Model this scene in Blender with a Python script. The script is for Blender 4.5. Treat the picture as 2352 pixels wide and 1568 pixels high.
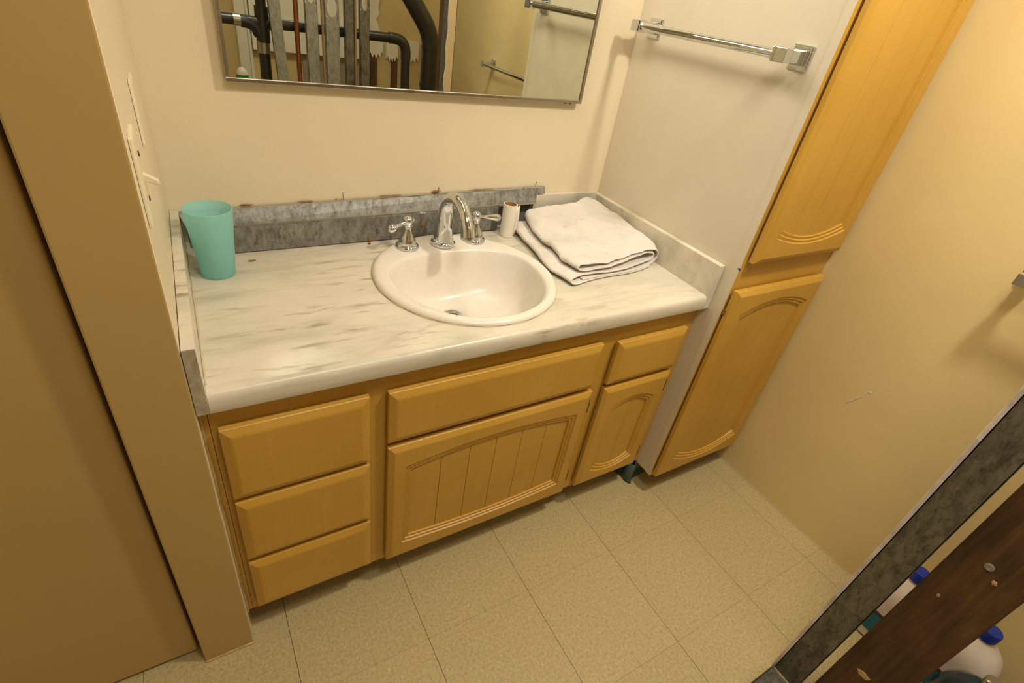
import bpy, bmesh, math, random
from mathutils import Vector, Matrix
random.seed(7)
PI = math.pi
for o in list(bpy.data.objects): bpy.data.objects.remove(o)
scene = bpy.context.scene
COL = scene.collection
# ---------------------------------------------------------------- camera, world, light, exposure
W_, H_ = 2352, 1568
FPX = 1185.77
R = ((0.8558074, -0.4953682, 0.1490100), (-0.1742382, -0.5472642, -0.8186226), (0.4870675, 0.6746200, -0.5546649))
cam = bpy.data.cameras.new('camera'); camo = bpy.data.objects.new('camera', cam); COL.objects.link(camo)
cam.sensor_width = 36.0; cam.sensor_fit = 'HORIZONTAL'; cam.lens = FPX / W_ * 36.0
cam.clip_start = 0.02
m = Matrix(((R[0][0], -R[1][0], -R[2][0], 0.05181), (R[0][1], -R[1][1], -R[2][1], -1.33151), (R[0][2], -R[1][2], -R[2][2], 1.39936), (0, 0, 0, 1)))
camo.matrix_world = m
scene.camera = camo
world = bpy.data.worlds.new('world'); scene.world = world; world.use_nodes = True
world.node_tree.nodes['Background'].inputs[0].default_value = (0.9, 0.85, 0.75, 1)
world.node_tree.nodes['Background'].inputs[1].default_value = 0.05
def area(name, loc, size, power, col, target=None, size_y=None, shape='DISK'):
    l = bpy.data.lights.new(name, 'AREA'); l.energy = power; l.color = col; l.shape = shape; l.size = size
    if size_y: l.shape = 'RECTANGLE'; l.size_y = size_y
    o = bpy.data.objects.new(name, l); COL.objects.link(o); o.location = loc
    if target is not None: o.rotation_euler = (Vector(target) - Vector(loc)).to_track_quat('-Z', 'Y').to_euler()
    return o
WARM = (1.0, 0.90, 0.74)
area('ceiling_light', (1.20, -1.18, 2.28), 0.15, 17.5, WARM, (1.05, -0.90, 0.0))
area('overhead_fill', (0.40, -1.35, 2.29), 0.40, 9.0, (1.0, 0.92, 0.79), (0.40, -1.35, 0.0))  # added soft fill under the ceiling to balance brightness, no known fixture
area('tub_room_fill', (0.95, -2.42, 2.28), 0.35, 3.5, (1.0, 0.93, 0.78), (0.95, -2.42, 0.0))  # added weak fill to brighten the back room in the mirror
area('vanity_light', (0.62, -0.14, 1.86), 0.70, 5.2, WARM, (1.3, -0.3, 1.6), size_y=0.18)
scene.view_settings.view_transform = 'Standard'; scene.view_settings.look = 'None'
scene.view_settings.gamma = 1.0; scene.view_settings.use_curve_mapping = False
scene.view_settings.exposure = 0.21

# ---------------------------------------------------------------- materials
def new_mat(name):
    mt = bpy.data.materials.new(name); mt.use_nodes = True
    nt = mt.node_tree; return mt, nt, nt.nodes['Principled BSDF']
def nd(nt, t, **kw):
    n = nt.nodes.new(t)
    for k, v in kw.items():
        if k in n.inputs: n.inputs[k].default_value = v
        else: setattr(n, k, v)
    return n
def coords(nt, scale=(1, 1, 1), rot=(0, 0, 0), loc=(0, 0, 0), src='Object'):
    tc = nt.nodes.new('ShaderNodeTexCoord'); mp = nt.nodes.new('ShaderNodeMapping')
    mp.inputs['Scale'].default_value = scale; mp.inputs['Rotation'].default_value = rot; mp.inputs['Location'].default_value = loc
    nt.links.new(tc.outputs[src], mp.inputs['Vector']); return mp.outputs['Vector']
def noise(nt, vec, scale, detail=3, rough=0.5, dist=0.0):
    n = nt.nodes.new('ShaderNodeTexNoise'); nt.links.new(vec, n.inputs['Vector'])
    n.inputs['Scale'].default_value = scale; n.inputs['Detail'].default_value = detail
    n.inputs['Roughness'].default_value = rough; n.inputs['Distortion'].default_value = dist
    return n.outputs['Fac']
def ramp(nt, fac, stops):
    r = nt.nodes.new('ShaderNodeValToRGB'); nt.links.new(fac, r.inputs['Fac'])
    e = r.color_ramp.elements
    while len(e) < len(stops): e.new(0.5)
    for i, (p, c) in enumerate(stops):
        e[i].position = p; e[i].color = (*c, 1) if len(c) == 3 else c
    return r.outputs['Color']
def mix(nt, fac, a, b, mode='MIX'):
    n = nt.nodes.new('ShaderNodeMix'); n.data_type = 'RGBA'; n.blend_type = mode
    for sock, v in ((n.inputs[0], fac), (n.inputs[6], a), (n.inputs[7], b)):
        if isinstance(v, (int, float)): sock.default_value = v
        elif isinstance(v, tuple): sock.default_value = (*v, 1)
        else: nt.links.new(v, sock)
    return n.outputs[2]
def bump(nt, bs, h, strength=0.2, dist=0.001):
    b = nt.nodes.new('ShaderNodeBump'); b.inputs['Strength'].default_value = strength; b.inputs['Distance'].default_value = dist
    nt.links.new(h, b.inputs['Height']); nt.links.new(b.outputs[0], bs.inputs['Normal'])
def paint(name, c, rough=0.5, var=0.06, scale=6, bmp=0.15, bscale=220, spec=0.4):
    mt, nt, bs = new_mat(name); v = coords(nt)
    n = noise(nt, v, scale, 4)
    lo = tuple(x * (1 - var) for x in c); hi = tuple(min(1, x * (1 + var)) for x in c)
    nt.links.new(ramp(nt, n, [(0.3, lo), (0.7, hi)]), bs.inputs['Base Color'])
    bs.inputs['Roughness'].default_value = rough; bs.inputs['Specular IOR Level'].default_value = spec
    if bmp: bump(nt, bs, noise(nt, v, bscale, 2), bmp, 0.0006)
    return mt
M = {}
M['wallr'] = paint('warm_wall_paint', (0.71, 0.565, 0.275), 0.42, 0.04, 3, 0.25, 160)
M['wall'] = paint('cream_wall_paint', (0.74, 0.640, 0.455), 0.45, 0.03, 3, 0.25, 160)
M['wall2'] = paint('yellow_wall_paint', (0.66, 0.52, 0.26), 0.5, 0.04, 3)
M['side'] = paint('off_white_panel_paint', (0.67, 0.605, 0.47), 0.40, 0.03, 4, 0.2, 120)
M['doorp'] = paint('tan_door_paint', (0.455, 0.315, 0.115), 0.32, 0.04, 2.0, 0.1, 90, 0.5)
M['ceil'] = paint('ceiling_paint', (0.75, 0.70, 0.58), 0.7)
M['white'] = paint('white_trim_paint', (0.78, 0.76, 0.64), 0.45)
M['plastic'] = paint('ivory_plastic', (0.74, 0.66, 0.46), 0.35, 0.02, 20, 0)
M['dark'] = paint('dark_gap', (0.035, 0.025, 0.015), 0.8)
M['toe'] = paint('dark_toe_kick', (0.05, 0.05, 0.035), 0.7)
M['backing'] = paint('bare_grey_backing', (0.15, 0.15, 0.125), 0.8, 0.2, 25)
M['rubber'] = paint('green_rubber_cove', (0.055, 0.085, 0.065), 0.35, 0.2, 12, 0)
def wood_paint():
    mt, nt, bs = new_mat('honey_cabinet_finish')
    v = coords(nt); a = noise(nt, v, 5, 3)
    v2 = coords(nt, (40, 40, 2)); b = noise(nt, v2, 3, 4, 0.6)
    c1 = ramp(nt, a, [(0.25, (0.51, 0.288, 0.040)), (0.75, (0.575, 0.335, 0.058))])
    c2 = ramp(nt, b, [(0.3, (0.965, 0.955, 0.94)), (0.7, (1.0, 1.0, 1.0))])
    nt.links.new(mix(nt, 1.0, c1, c2, 'MULTIPLY'), bs.inputs['Base Color'])
    bs.inputs['Roughness'].default_value = 0.36; bs.inputs['Specular IOR Level'].default_value = 0.45
    bump(nt, bs, noise(nt, v, 90, 2), 0.06, 0.0006)
    return mt
M['wood'] = wood_paint()
def marble():
    mt, nt, bs = new_mat('cultured_marble_laminate')
    rot = (0, 0, 0.10)
    cloud = noise(nt, coords(nt, (2.2, 5.0, 5.0), rot), 1.6, 5, 0.55, 0.6)
    base = ramp(nt, cloud, [(0.30, (0.50, 0.49, 0.38)), (0.50, (0.66, 0.61, 0.50)), (0.72, (0.74, 0.67, 0.56))])
    st = noise(nt, coords(nt, (9.0, 46.0, 30.0), rot, (0.3, 0.1, 0)), 1.0, 3, 0.55, 0.35)
    mask = noise(nt, coords(nt, (3.0, 5.5, 5.0), rot, (1.7, 4.2, 0)), 1.5, 2)
    sm = ramp(nt, st, [(0.560, (0, 0, 0)), (0.68, (1, 1, 1))])
    mm = ramp(nt, mask, [(0.42, (0, 0, 0)), (0.60, (1, 1, 1))])
    f = mix(nt, 1.0, sm, mm, 'MULTIPLY')
    sx = nt.nodes.new('ShaderNodeSeparateXYZ'); nt.links.new(coords(nt), sx.inputs[0])   # the sheet's streaks thin out to clouds towards its right end
    f = mix(nt, 1.0, f, ramp(nt, sx.outputs['X'], [(0.62, (1, 1, 1)), (0.95, (0.22, 0.22, 0.22))]), 'MULTIPLY')
    c = mix(nt, f, base, (0.30, 0.23, 0.13))
    st2 = noise(nt, coords(nt, (4.0, 26.0, 16.0), rot, (5.3, 2.1, 1)), 1.0, 5, 0.65, 0.8)
    f2 = ramp(nt, st2, [(0.53, (0, 0, 0)), (0.75, (0.55, 0.55, 0.55))])
    c = mix(nt, f2, c, (0.42, 0.39, 0.26))
    nt.links.new(c, bs.inputs['Base Color'])
    bs.inputs['Roughness'].default_value = 0.30; bs.inputs['Specular IOR Level'].default_value = 0.45
    return mt
M['marble'] = marble()
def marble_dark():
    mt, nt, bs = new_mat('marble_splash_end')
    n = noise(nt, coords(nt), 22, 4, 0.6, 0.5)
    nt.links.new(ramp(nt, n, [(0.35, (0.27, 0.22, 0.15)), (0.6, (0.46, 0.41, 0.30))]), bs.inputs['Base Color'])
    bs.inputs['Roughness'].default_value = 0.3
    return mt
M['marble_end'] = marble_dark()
def vinyl():
    mt, nt, bs = new_mat('vinyl_floor_tile')
    oi = nt.nodes.new('ShaderNodeObjectInfo')
    v = coords(nt)
    a = noise(nt, v, 130, 3, 0.7); b = noise(nt, coords(nt, (1, 0.45, 1), (0, 0, 0.5)), 190, 2, 0.6)
    base = ramp(nt, a, [(0.30, (0.40, 0.32, 0.145)), (0.50, (0.485, 0.395, 0.195)), (0.72, (0.57, 0.47, 0.26))])
    fl = ramp(nt, b, [(0.60, (0, 0, 0)), (0.72, (1, 1, 1))])
    c = mix(nt, fl, base, (0.59, 0.52, 0.34))
    fd = ramp(nt, b, [(0.27, (1, 1, 1)), (0.36, (0, 0, 0))])
    c = mix(nt, fd, c, (0.36, 0.29, 0.16))
    r = ramp(nt, oi.outputs['Random'], [(0.0, (0.95, 0.95, 0.95)), (1.0, (1.0, 1.0, 1.0))])
    nt.links.new(mix(nt, 1.0, c, r, 'MULTIPLY'), bs.inputs['Base Color'])
    bs.inputs['Roughness'].default_value = 0.42; bs.inputs['Specular IOR Level'].default_value = 0.4
    bump(nt, bs, a, 0.08, 0.0005)
    return mt
M['vinyl'] = vinyl()
def galv(name='galvanized_steel', lo=(0.10, 0.10, 0.09), hi=(0.40, 0.395, 0.36), metal=0.6):
    mt, nt, bs = new_mat(name)
    a = noise(nt, coords(nt, (1.0, 1.0, 0.45)), 55, 6, 0.7); b = noise(nt, coords(nt, (1, 1, .4)), 150, 3, 0.6)
    c = ramp(nt, a, [(0.28, lo), (0.52, tuple((x + y) / 2 * 1.1 for x, y in zip(lo, hi))), (0.75, hi)])
    d = ramp(nt, b, [(0.30, (0.55, 0.55, 0.55)), (0.45, (1, 1, 1))])
    nt.links.new(mix(nt, 1.0, c, d, 'MULTIPLY'), bs.inputs['Base Color'])
    bs.inputs['Metallic'].default_value = metal; bs.inputs['Roughness'].default_value = 0.45
    bump(nt, bs, b, 0.1, 0.0004)
    return mt
M['galv'] = galv()
M['galv_dark'] = galv('aged_steel_stud', (0.045, 0.040, 0.028), (0.24, 0.22, 0.17), 0.3)
M['galv_stud'] = galv('grey_steel_stud', (0.16, 0.155, 0.13), (0.38, 0.37, 0.32), 0.3)
def simple(name, c, rough=0.4, metal=0.0, spec=0.5, **kw):
    mt, nt, bs = new_mat(name)
    n = noise(nt, coords(nt), 30, 2)
    nt.links.new(ramp(nt, n, [(0.3, tuple(x * .95 for x in c)), (0.7, c)]), bs.inputs['Base Color'])
    bs.inputs['Roughness'].default_value = rough; bs.inputs['Metallic'].default_value = metal; bs.inputs['Specular IOR Level'].default_value = spec
    for k, v in kw.items(): bs.inputs[k.replace('_', ' ')].default_value = v
    return mt
M['chrome'] = simple('polished_chrome', (0.70, 0.73, 0.77), 0.06, 1.0)
M['chrome2'] = simple('worn_chrome', (0.55, 0.56, 0.56), 0.22, 1.0)
M['frame'] = simple('brushed_mirror_frame', (0.42, 0.38, 0.31), 0.32, 1.0)
M['porcelain'] = simple('bone_porcelain', (0.80, 0.75, 0.67), 0.27, 0.0, 0.5)
M['mirror'] = simple('mirror_silvering', (0.80, 0.83, 0.74), 0.0, 1.0)
M['nail'] = simple('steel_nail', (0.45, 0.43, 0.40), 0.3, 1.0)
M['hinge'] = simple('blackened_hinge', (0.05, 0.035, 0.02), 0.4, 0.6)
M['screw_black'] = simple('dark_screw', (0.06, 0.04, 0.02), 0.5, 0.5)
M['abs'] = simple('black_drain_pipe', (0.022, 0.020, 0.016), 0.32, 0.0, 0.5)
M['copper'] = simple('copper_pipe', (0.30, 0.10, 0.045), 0.4, 0.7)
M['steel_band'] = simple('steel_coupling_band', (0.42, 0.40, 0.34), 0.3, 0.9)
M['blue'] = simple('blue_cap_plastic', (0.01, 0.03, 0.30), 0.35)
M['jug'] = simple('white_jug_plastic', (0.72, 0.62, 0.52), 0.38, 0.0, 0.4)
M['teal_label'] = simple('teal_label', (0.0, 0.14, 0.22), 0.4)
M['label_dark'] = simple('dark_label_band', (0.06, 0.03, 0.04), 0.4)
M['darkbottle'] = simple('dark_green_bottle', (0.015, 0.035, 0.05), 0.2)
M['green'] = simple('green_plastic', (0.03, 0.25, 0.03), 0.4)
M['gypsum'] = paint('torn_gypsum', (0.66, 0.60, 0.56), 0.9, 0.12, 60, 0.4, 90)
M['rust'] = paint('rusty_adhesive', (0.34, 0.19, 0.08), 0.9, 0.3, 60)
M['splinter'] = paint('pale_wood_splinter', (0.60, 0.40, 0.20), 0.8)
M['tub'] = paint('greige_tub', (0.34, 0.30, 0.22), 0.4)
M['teal'] = simple('teal_plastic', (0.05, 0.40, 0.35), 0.4)
M['bluetape'] = simple('blue_tape', (0.02, 0.03, 0.35), 0.6)
M['caulk'] = paint('old_caulk', (0.60, 0.50, 0.34), 0.6)
def lumber():
    mt, nt, bs = new_mat('weathered_lumber')
    a = noise(nt, coords(nt, (22, 22, 1.6)), 1.6, 6, 0.65, 1.2)
    c = ramp(nt, a, [(0.30, (0.060, 0.028, 0.010)), (0.52, (0.130, 0.064, 0.020)), (0.75, (0.21, 0.110, 0.040))])
    b = noise(nt, coords(nt, (8, 8, 4)), 2, 4)
    d = ramp(nt, b, [(0.35, (0.6, 0.6, 0.6)), (0.6, (1, 1, 1))])
    nt.links.new(mix(nt, 1.0, c, d, 'MULTIPLY'), bs.inputs['Base Color'])
    bs.inputs['Roughness'].default_value = 0.65; bump(nt, bs, a, 0.4, 0.002)
    return mt
M['lumber'] = lumber()
def terry():
    mt, nt, bs = new_mat('stained_terry_cloth')
    v = coords(nt)
    a = noise(nt, v, 16, 4, 0.6, 0.4)
    s = ramp(nt, a, [(0.58, (0, 0, 0)), (0.76, (1, 1, 1))])
    n2 = noise(nt, coords(nt, (1, 1, 1), (0, 0, 0), (3, 1, 7)), 9, 4, 0.6)
    s2 = ramp(nt, n2, [(0.52, (0, 0, 0)), (0.75, (0.8, 0.8, 0.8))])
    c = mix(nt, s, (0.72, 0.675, 0.62), (0.62, 0.44, 0.30))
    c = mix(nt, s2, c, (0.58, 0.56, 0.50))
    nt.links.new(c, bs.inputs['Base Color'])
    bs.inputs['Roughness'].default_value = 0.95; bs.inputs['Specular IOR Level'].default_value = 0.1
    bs.inputs['Sheen Weight'].default_value = 0.3
    bump(nt, bs, noise(nt, v, 420, 3, 0.7), 0.55, 0.0015)
    return mt
M['terry'] = terry()
def cup_mat():
    mt, nt, bs = new_mat('frosted_teal_plastic')
    nt.links.new(ramp(nt, noise(nt, coords(nt), 160, 2), [(0.3, (0.50, 0.85, 0.90)), (0.7, (0.54, 0.89, 0.94))]), bs.inputs['Base Color'])
    bs.inputs['Roughness'].default_value = 0.45; bs.inputs['IOR'].default_value = 1.3
    tr = nt.nodes.new('ShaderNodeBsdfTranslucent'); tr.inputs['Color'].default_value = (0.45, 0.78, 0.70, 1)
    tp = nt.nodes.new('ShaderNodeBsdfTransparent'); tp.inputs['Color'].default_value = (0.82, 0.97, 0.94, 1)
    m1 = nt.nodes.new('ShaderNodeMixShader'); m1.inputs[0].default_value = 0.40
    m2 = nt.nodes.new('ShaderNodeMixShader'); m2.inputs[0].default_value = 0.40
    out = nt.nodes['Material Output']
    nt.links.new(bs.outputs[0], m1.inputs[1]); nt.links.new(tr.outputs[0], m1.inputs[2])
    nt.links.new(m1.outputs[0], m2.inputs[1]); nt.links.new(tp.outputs[0], m2.inputs[2]); nt.links.new(m2.outputs[0], out.inputs['Surface'])
    return mt
M['cup'] = cup_mat()
M['paper'] = paint('white_paper', (0.80, 0.75, 0.66), 0.9, 0.03, 30, 0.2, 200)
M['card'] = paint('brown_cardboard', (0.36, 0.19, 0.08), 0.9)

# ---------------------------------------------------------------- geometry helpers
def obj(name, bm, mat, parent=None, smooth=False, bevel=0, seg=2):
    me = bpy.data.meshes.new(name); bmesh.ops.recalc_face_normals(bm, faces=bm.faces); bm.to_mesh(me); bm.free()
    o = bpy.data.objects.new(name, me); COL.objects.link(o)
    for x in (mat if isinstance(mat, (list, tuple)) else [mat]): me.materials.append(x)
    if smooth:
        for p in me.polygons: p.use_smooth = True
        if smooth != 'all': me.set_sharp_from_angle(angle=math.radians(38))
    if parent: o.parent = parent
    if bevel:
        b = o.modifiers.new('bevel', 'BEVEL'); b.width = bevel; b.segments = seg; b.limit_method = 'ANGLE'; b.angle_limit = math.radians(40)
    return o
def tag(o, label, cat, group=None):
    o['label'] = label; o['category'] = cat
    if group: o['group'] = group
    return o
def struct(o): o['kind'] = 'structure'; return o
def empty(name, loc, label, cat, group=None):
    o = bpy.data.objects.new(name, None); COL.objects.link(o); o.location = loc; o.empty_display_size = 0.05
    return tag(o, label, cat, group)
def P(parts_parent, o):
    """parent an object built in world coordinates to an Empty that is only translated"""
    o.parent = parts_parent; o.matrix_parent_inverse = Matrix.Translation(-Vector(parts_parent.location)); return o
def box(bm, x0, x1, y0, y1, z0, z1):
    v = [bm.verts.new((x, y, z)) for x in (x0, x1) for y in (y0, y1) for z in (z0, z1)]
    for f in ((0, 1, 3, 2), (4, 6, 7, 5), (0, 4, 5, 1), (2, 3, 7, 6), (0, 2, 6, 4), (1, 5, 7, 3)): bm.faces.new([v[i] for i in f])
    return v
def hexa(bm, pts):  # 8 points: 4 bottom ccw, 4 top ccw
    v = [bm.verts.new(p) for p in pts]
    for f in ((3, 2, 1, 0), (4, 5, 6, 7), (0, 1, 5, 4), (1, 2, 6, 5), (2, 3, 7, 6), (3, 0, 4, 7)): bm.faces.new([v[i] for i in f])
def B(*a):
    bm = bmesh.new(); box(bm, *a); return bm
def loops(bm, rings, cap0=False, cap1=False, closed=True):
    vs = [[bm.verts.new(p) for p in r] for r in rings]; n = len(rings[0])
    for a, b in zip(vs, vs[1:]):
        for i in range(n if closed else n - 1):
            j = (i + 1) % n; bm.faces.new((a[i], a[j], b[j], b[i]))
    if cap0: bm.faces.new(vs[0][::-1])
    if cap1: bm.faces.new(vs[-1])
    return vs
def lathe(bm, prof, c=(0, 0, 0), n=40, axis='Z', cap0=True, cap1=True):
    rings = []
    for r, h in prof:
        ring = []
        for i in range(n):
            a = 2 * PI * i / n; u, w = max(r, 1e-5) * math.cos(a), max(r, 1e-5) * math.sin(a)
            p = {'Z': (u, w, h), 'Y': (u, h, -w), 'X': (h, u, w)}[axis]
            ring.append((c[0] + p[0], c[1] + p[1], c[2] + p[2]))
        rings.append(ring)
    loops(bm, rings, cap0, cap1)
def tube(bm, pts, rad, n=20, cap=True):
    pts = [Vector(p) for p in pts]
    if not isinstance(rad, (list, tuple)): rad = [rad] * len(pts)
    t0 = (pts[1] - pts[0]).normalized(); up = Vector((0, 0, 1)) if abs(t0.z) < .9 else Vector((1, 0, 0))
    a = t0.cross(up).normalized(); rings = []
    for i, p in enumerate(pts):
        t = (pts[min(i + 1, len(pts) - 1)] - pts[max(i - 1, 0)]).normalized()
        a = (a - t * a.dot(t)).normalized(); b = t.cross(a)
        rings.append([p + (a * math.cos(2 * PI * k / n) + b * math.sin(2 * PI * k / n)) * rad[i] for k in range(n)])
    loops(bm, rings, cap, cap)
def spline(pts, k=6):
    pts = [Vector(p) for p in pts]; out = []
    for i in range(len(pts) - 1):
        p0, p1, p2, p3 = pts[max(i - 1, 0)], pts[i], pts[i + 1], pts[min(i + 2, len(pts) - 1)]
        for j in range(k):
            t = j / k
            out.append(0.5 * ((2 * p1) + (p2 - p0) * t + (2 * p0 - 5 * p1 + 4 * p2 - p3) * t * t + (3 * p1 - p0 - 3 * p2 + p3) * t ** 3))
    out.append(pts[-1]); return out

# ---------------------------------------------------------------- setting
Wv, D, HT = 1.257, 0.567, 0.787          # alcove width, counter depth, counter height
XR = 1.688                                # right wall
YF = -2.75                                # far wall of the room behind
XL = -1.05
ZC = 2.32
floor = struct(obj('floor', B(XL, XR, YF, 0.0, -0.03, -0.003), M['dark']))
T = 0.3048; TX, TY = 0.3834, -0.7452
tiles = {}
for i in range(-6, 6):
    for j in range(-8, 4):
        x0, x1 = TX + i * T, TX + (i + 1) * T; y0, y1 = TY + j * T, TY + (j + 1) * T
        cx0, cx1, cy0, cy1 = max(x0, XL), min(x1, XR), max(y0, YF), min(y1, 0.0)
        if cx1 - cx0 < .01 or cy1 - cy0 < .01: continue
        key = (round(cx1 - cx0, 3), round(cy1 - cy0, 3))
        if key not in tiles:
            g = 0.0007
            bm = B(g, key[0] - g, g * .45, key[1] - g * .45, -0.003, 0.0)
            tiles[key] = obj('floor_tile', bm, M['vinyl']); o = tiles[key]
        else:
            o = tiles[key].copy(); COL.objects.link(o)
        o.location = (cx0, cy0, 0); o.parent = floor
struct(obj('ceiling', B(XL, XR, YF, 0.0, ZC, ZC + .05), M['ceil']))
struct(obj('wall_back', B(0.0, XR, 0.0, 0.08, 0, ZC), M['wall']))
# left return wall: its alcove face leans out of square by a few millimetres
bm = bmesh.new()
hexa(bm, [(-0.104, -D, 0), (-0.0008, -D, 0), (0.008, 0, 0), (-0.104, 0, 0), (-0.106, -D, ZC), (-0.0008, -D, ZC), (0.008, 0, ZC), (-0.106, 0, ZC)])
wl = struct(obj('wall_left', bm, [M['wall'], M['doorp']], bevel=0.003))
for p in wl.data.polygons:
    if p.normal.y < -.9: p.material_index = 1
struct(obj('wall_right', B(XR, XR + .08, YF, 0.08, 0, ZC), M['wallr']))
struct(obj('wall_far', B(XL, XR, YF - .08, YF, 0, ZC), M['wall2']))
struct(obj('wall_closet', B(XL - .08, XL, YF, 0.0, 0, ZC), M['wall']))
struct(obj('wall_closet_back', B(XL, -0.104, -0.03, 0.05, 0, ZC), M['dark']))
struct(obj('trim_1', B(XL, -0.106, -0.56, -0.45, 2.06, ZC), M['doorp']))
d1 = struct(obj('door_1', B(-0.90, -0.1165, -0.536, -0.501, 0.012, 2.05), M['doorp'], bevel=0.004, seg=3))
# thin caulk bead at the right wall foot
struct(obj('baseboard_right', B(XR - 0.0022, XR, -1.6, -0.61, 0.0, 0.003), M['caulk'], bevel=0.0008))
# paint bead where the wall meets the vanity on the left
bm = bmesh.new(); tube(bm, [(0.0015, -0.543 + .001 * math.sin(z * 30), z) for z in [0.10 + .04 * k for k in range(17)]], [0.0028 + 0.0012 * math.sin(k * 1.7) for k in range(17)], 8)
struct(obj('trim_2', bm, M['doorp'], smooth=True))
bm = bmesh.new(); tube(bm, [(-0.104 + .013 * k, -D - .001, 0.002) for k in range(9)], [0.003 + .001 * math.sin(k * 2.1) for k in range(9)], 8)
struct(obj('trim_3', bm, M['doorp'], smooth=True))

# ---------------------------------------------------------------- cabinet doors and fronts
def arch_loop(x0, x1, z0, z1, bt, bb, y, nh=18, nv=8):
    pts = []
    for i in range(nh):
        t = i / nh; pts.append((x0 + (x1 - x0) * t, y, z0 - bb * (1 - (2 * t - 1) ** 2)))
    for i in range(nv):
        t = i / nv; pts.append((x1, y, z0 + (z1 - z0) * t))
    for i in range(nh):
        t = i / nh; pts.append((x1 + (x0 - x1) * t, y, z1 + bt * (1 - (2 * t - 1) ** 2)))
    for i in range(nv):
        t = i / nv; pts.append((x0, y, z1 + (z0 - z1) * t))
    return pts
def slab(name, x0, x1, z0, z1, yb, parent, bev=0.017, thick=0.020):
    """solid front with a wide bevelled border"""
    bm = bmesh.new(); yf = yb - thick
    def r(i, y): return [(x0 + i, y, z0 + i), (x1 - i, y, z0 + i), (x1 - i, y, z1 - i), (x0 + i, y, z1 - i)]
    loops(bm, [r(0, yb), r(0, yf + .0085), r(.0012, yf + .007), r(bev - .003, yf + .0012), r(bev, yf + .0004), r(bev + .002, yf)], True, True)
    return P(parent, obj(name, bm, M['wood'], smooth=False, bevel=0.0007, seg=1))
def panel_door(x0, x1, z0, z1, yb, parent, stile, top, bot, bt, bb, planks, hinge_z, offs=0.0, thick=0.020, bev=0.015, hinge_side=1, steps=2):
    bm = bmesh.new(); yf = yb - thick
    def rr(i, y): return arch_loop(x0 + i, x1 - i, z0 + i, z1 - i, 0, 0, y)
    ix0, ix1, iz0, iz1 = x0 + stile, x1 - stile, z0 + bot, z1 - top
    rings = [rr(0, yb), rr(0, yf + .0085), rr(.001, yf + .007), rr(bev - .003, yf + .001), rr(bev, yf)]
    d = 0.0; i = 0.0
    rings.append(arch_loop(ix0, ix1, iz0, iz1, bt, bb, yf))
    for s in range(steps):
        d += .0038; i += .0020
        rings.append(arch_loop(ix0 + i, ix1 - i, iz0 + i, iz1 - i, bt, bb, yf + d))
        i += .0068; d -= 0.0012
        rings.append(arch_loop(ix0 + i, ix1 - i, iz0 + i, iz1 - i, bt, bb, yf + d))
    d += .005; i += .001
    rings.append(arch_loop(ix0 + i, ix1 - i, iz0 + i, iz1 - i, bt, bb, yf + d))
    loops(bm, rings, True, False)
    dr = P(parent, obj('door', bm, M['wood']))
    # tongue-and-groove planks fill the recess, clipped by the arches of the frame
    px0, px1 = ix0 + i - .004, ix1 - i + .004
    xs = [px0] + [p for p in planks if px0 + .01 < p < px1 - .01] + [px1]
    cxm, hw = (ix0 + ix1) / 2, (ix1 - ix0) / 2
    for a, b in zip(xs, xs[1:]):
        g = .00035; bm = bmesh.new(); rg = []
        zb = lambda x: iz0 + i - .003 - bb * (1 - min(1, abs((x - cxm) / hw)) ** 2)
        zt = lambda x: iz1 - i + .003 + bt * (1 - min(1, abs((x - cxm) / hw)) ** 2)
        for yy, ins in ((yf + d + .006, 0), (yf + d + .0012, 0), (yf + d, .0007)):
            xa, xb = a + g + ins, b - g - ins; ring = []
            for k in range(7): x = xa + (xb - xa) * k / 6; ring.append((x, yy, zb(x)))
            for k in range(7): x = xb + (xa - xb) * k / 6; ring.append((x, yy, zt(x)))
            rg.append(ring)
        loops(bm, rg, True, True)
        pl = obj('plank', bm, M['wood']); pl.parent = dr
    for hz in hinge_z:
        bm = bmesh.new(); hx = x1 + .0008 if hinge_side > 0 else x0 - .0008
        box(bm, hx - .0015, hx + .0022, yb - .013, yb + .0005, hz - .024, hz + .024)
        hg = obj('hinge', bm, M['hinge'], bevel=0.0008); hg.parent = dr
    return dr

FF = -0.540                                 # face frame front plane
van = empty('bathroom_vanity', (0.62, -0.27, 0), 'honey coloured vanity cabinet with three drawers and beadboard doors under the sink', 'cabinet')
bm = bmesh.new()
box(bm, 0.006, 0.022, FF + .022, -0.02, 0.10, 0.745); box(bm, 1.236, 1.2555, FF + .022, -0.02, 0.10, 0.745); box(bm, 0.022, 1.236, FF + .022, -0.02, 0.10, 0.118)
P(van, obj('carcass', bm, M['wood']))
bm = bmesh.new()
# stiles and rails; the frame stands in front of the carcass
for a in ((0.0025, 0.0125), (0.0135, 0.040), (0.278, 0.345), (0.890, 0.972), (1.205, 1.2555)): box(bm, a[0], a[1], FF, FF + .02, 0.100, 0.746)
for x0, x1, zs in ((0.040, 0.278, ((0.100, 0.135), (0.290, 0.315), (0.490, 0.515), (0.680, 0.746))), (0.345, 0.890, ((0.100, 0.135), (0.520, 0.560), (0.680, 0.746))), (0.972, 1.205, ((0.100, 0.135), (0.515, 0.550), (0.672, 0.746)))):
    for z0, z1 in zs: box(bm, x0, x1, FF + .0003, FF + .02, z0, z1)
P(van, obj('face_frame', bm, M['wood']))
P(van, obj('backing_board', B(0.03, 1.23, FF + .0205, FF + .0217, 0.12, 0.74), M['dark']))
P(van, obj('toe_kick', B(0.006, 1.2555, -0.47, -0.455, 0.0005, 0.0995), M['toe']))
YB = FF - .0045
for z0, z1 in ((0.5100, 0.6955), (0.3115, 0.4990), (0.1240, 0.2990)):
    slab('drawer_front', 0.0245, 0.2920, z0, z1, YB, van)
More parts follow.
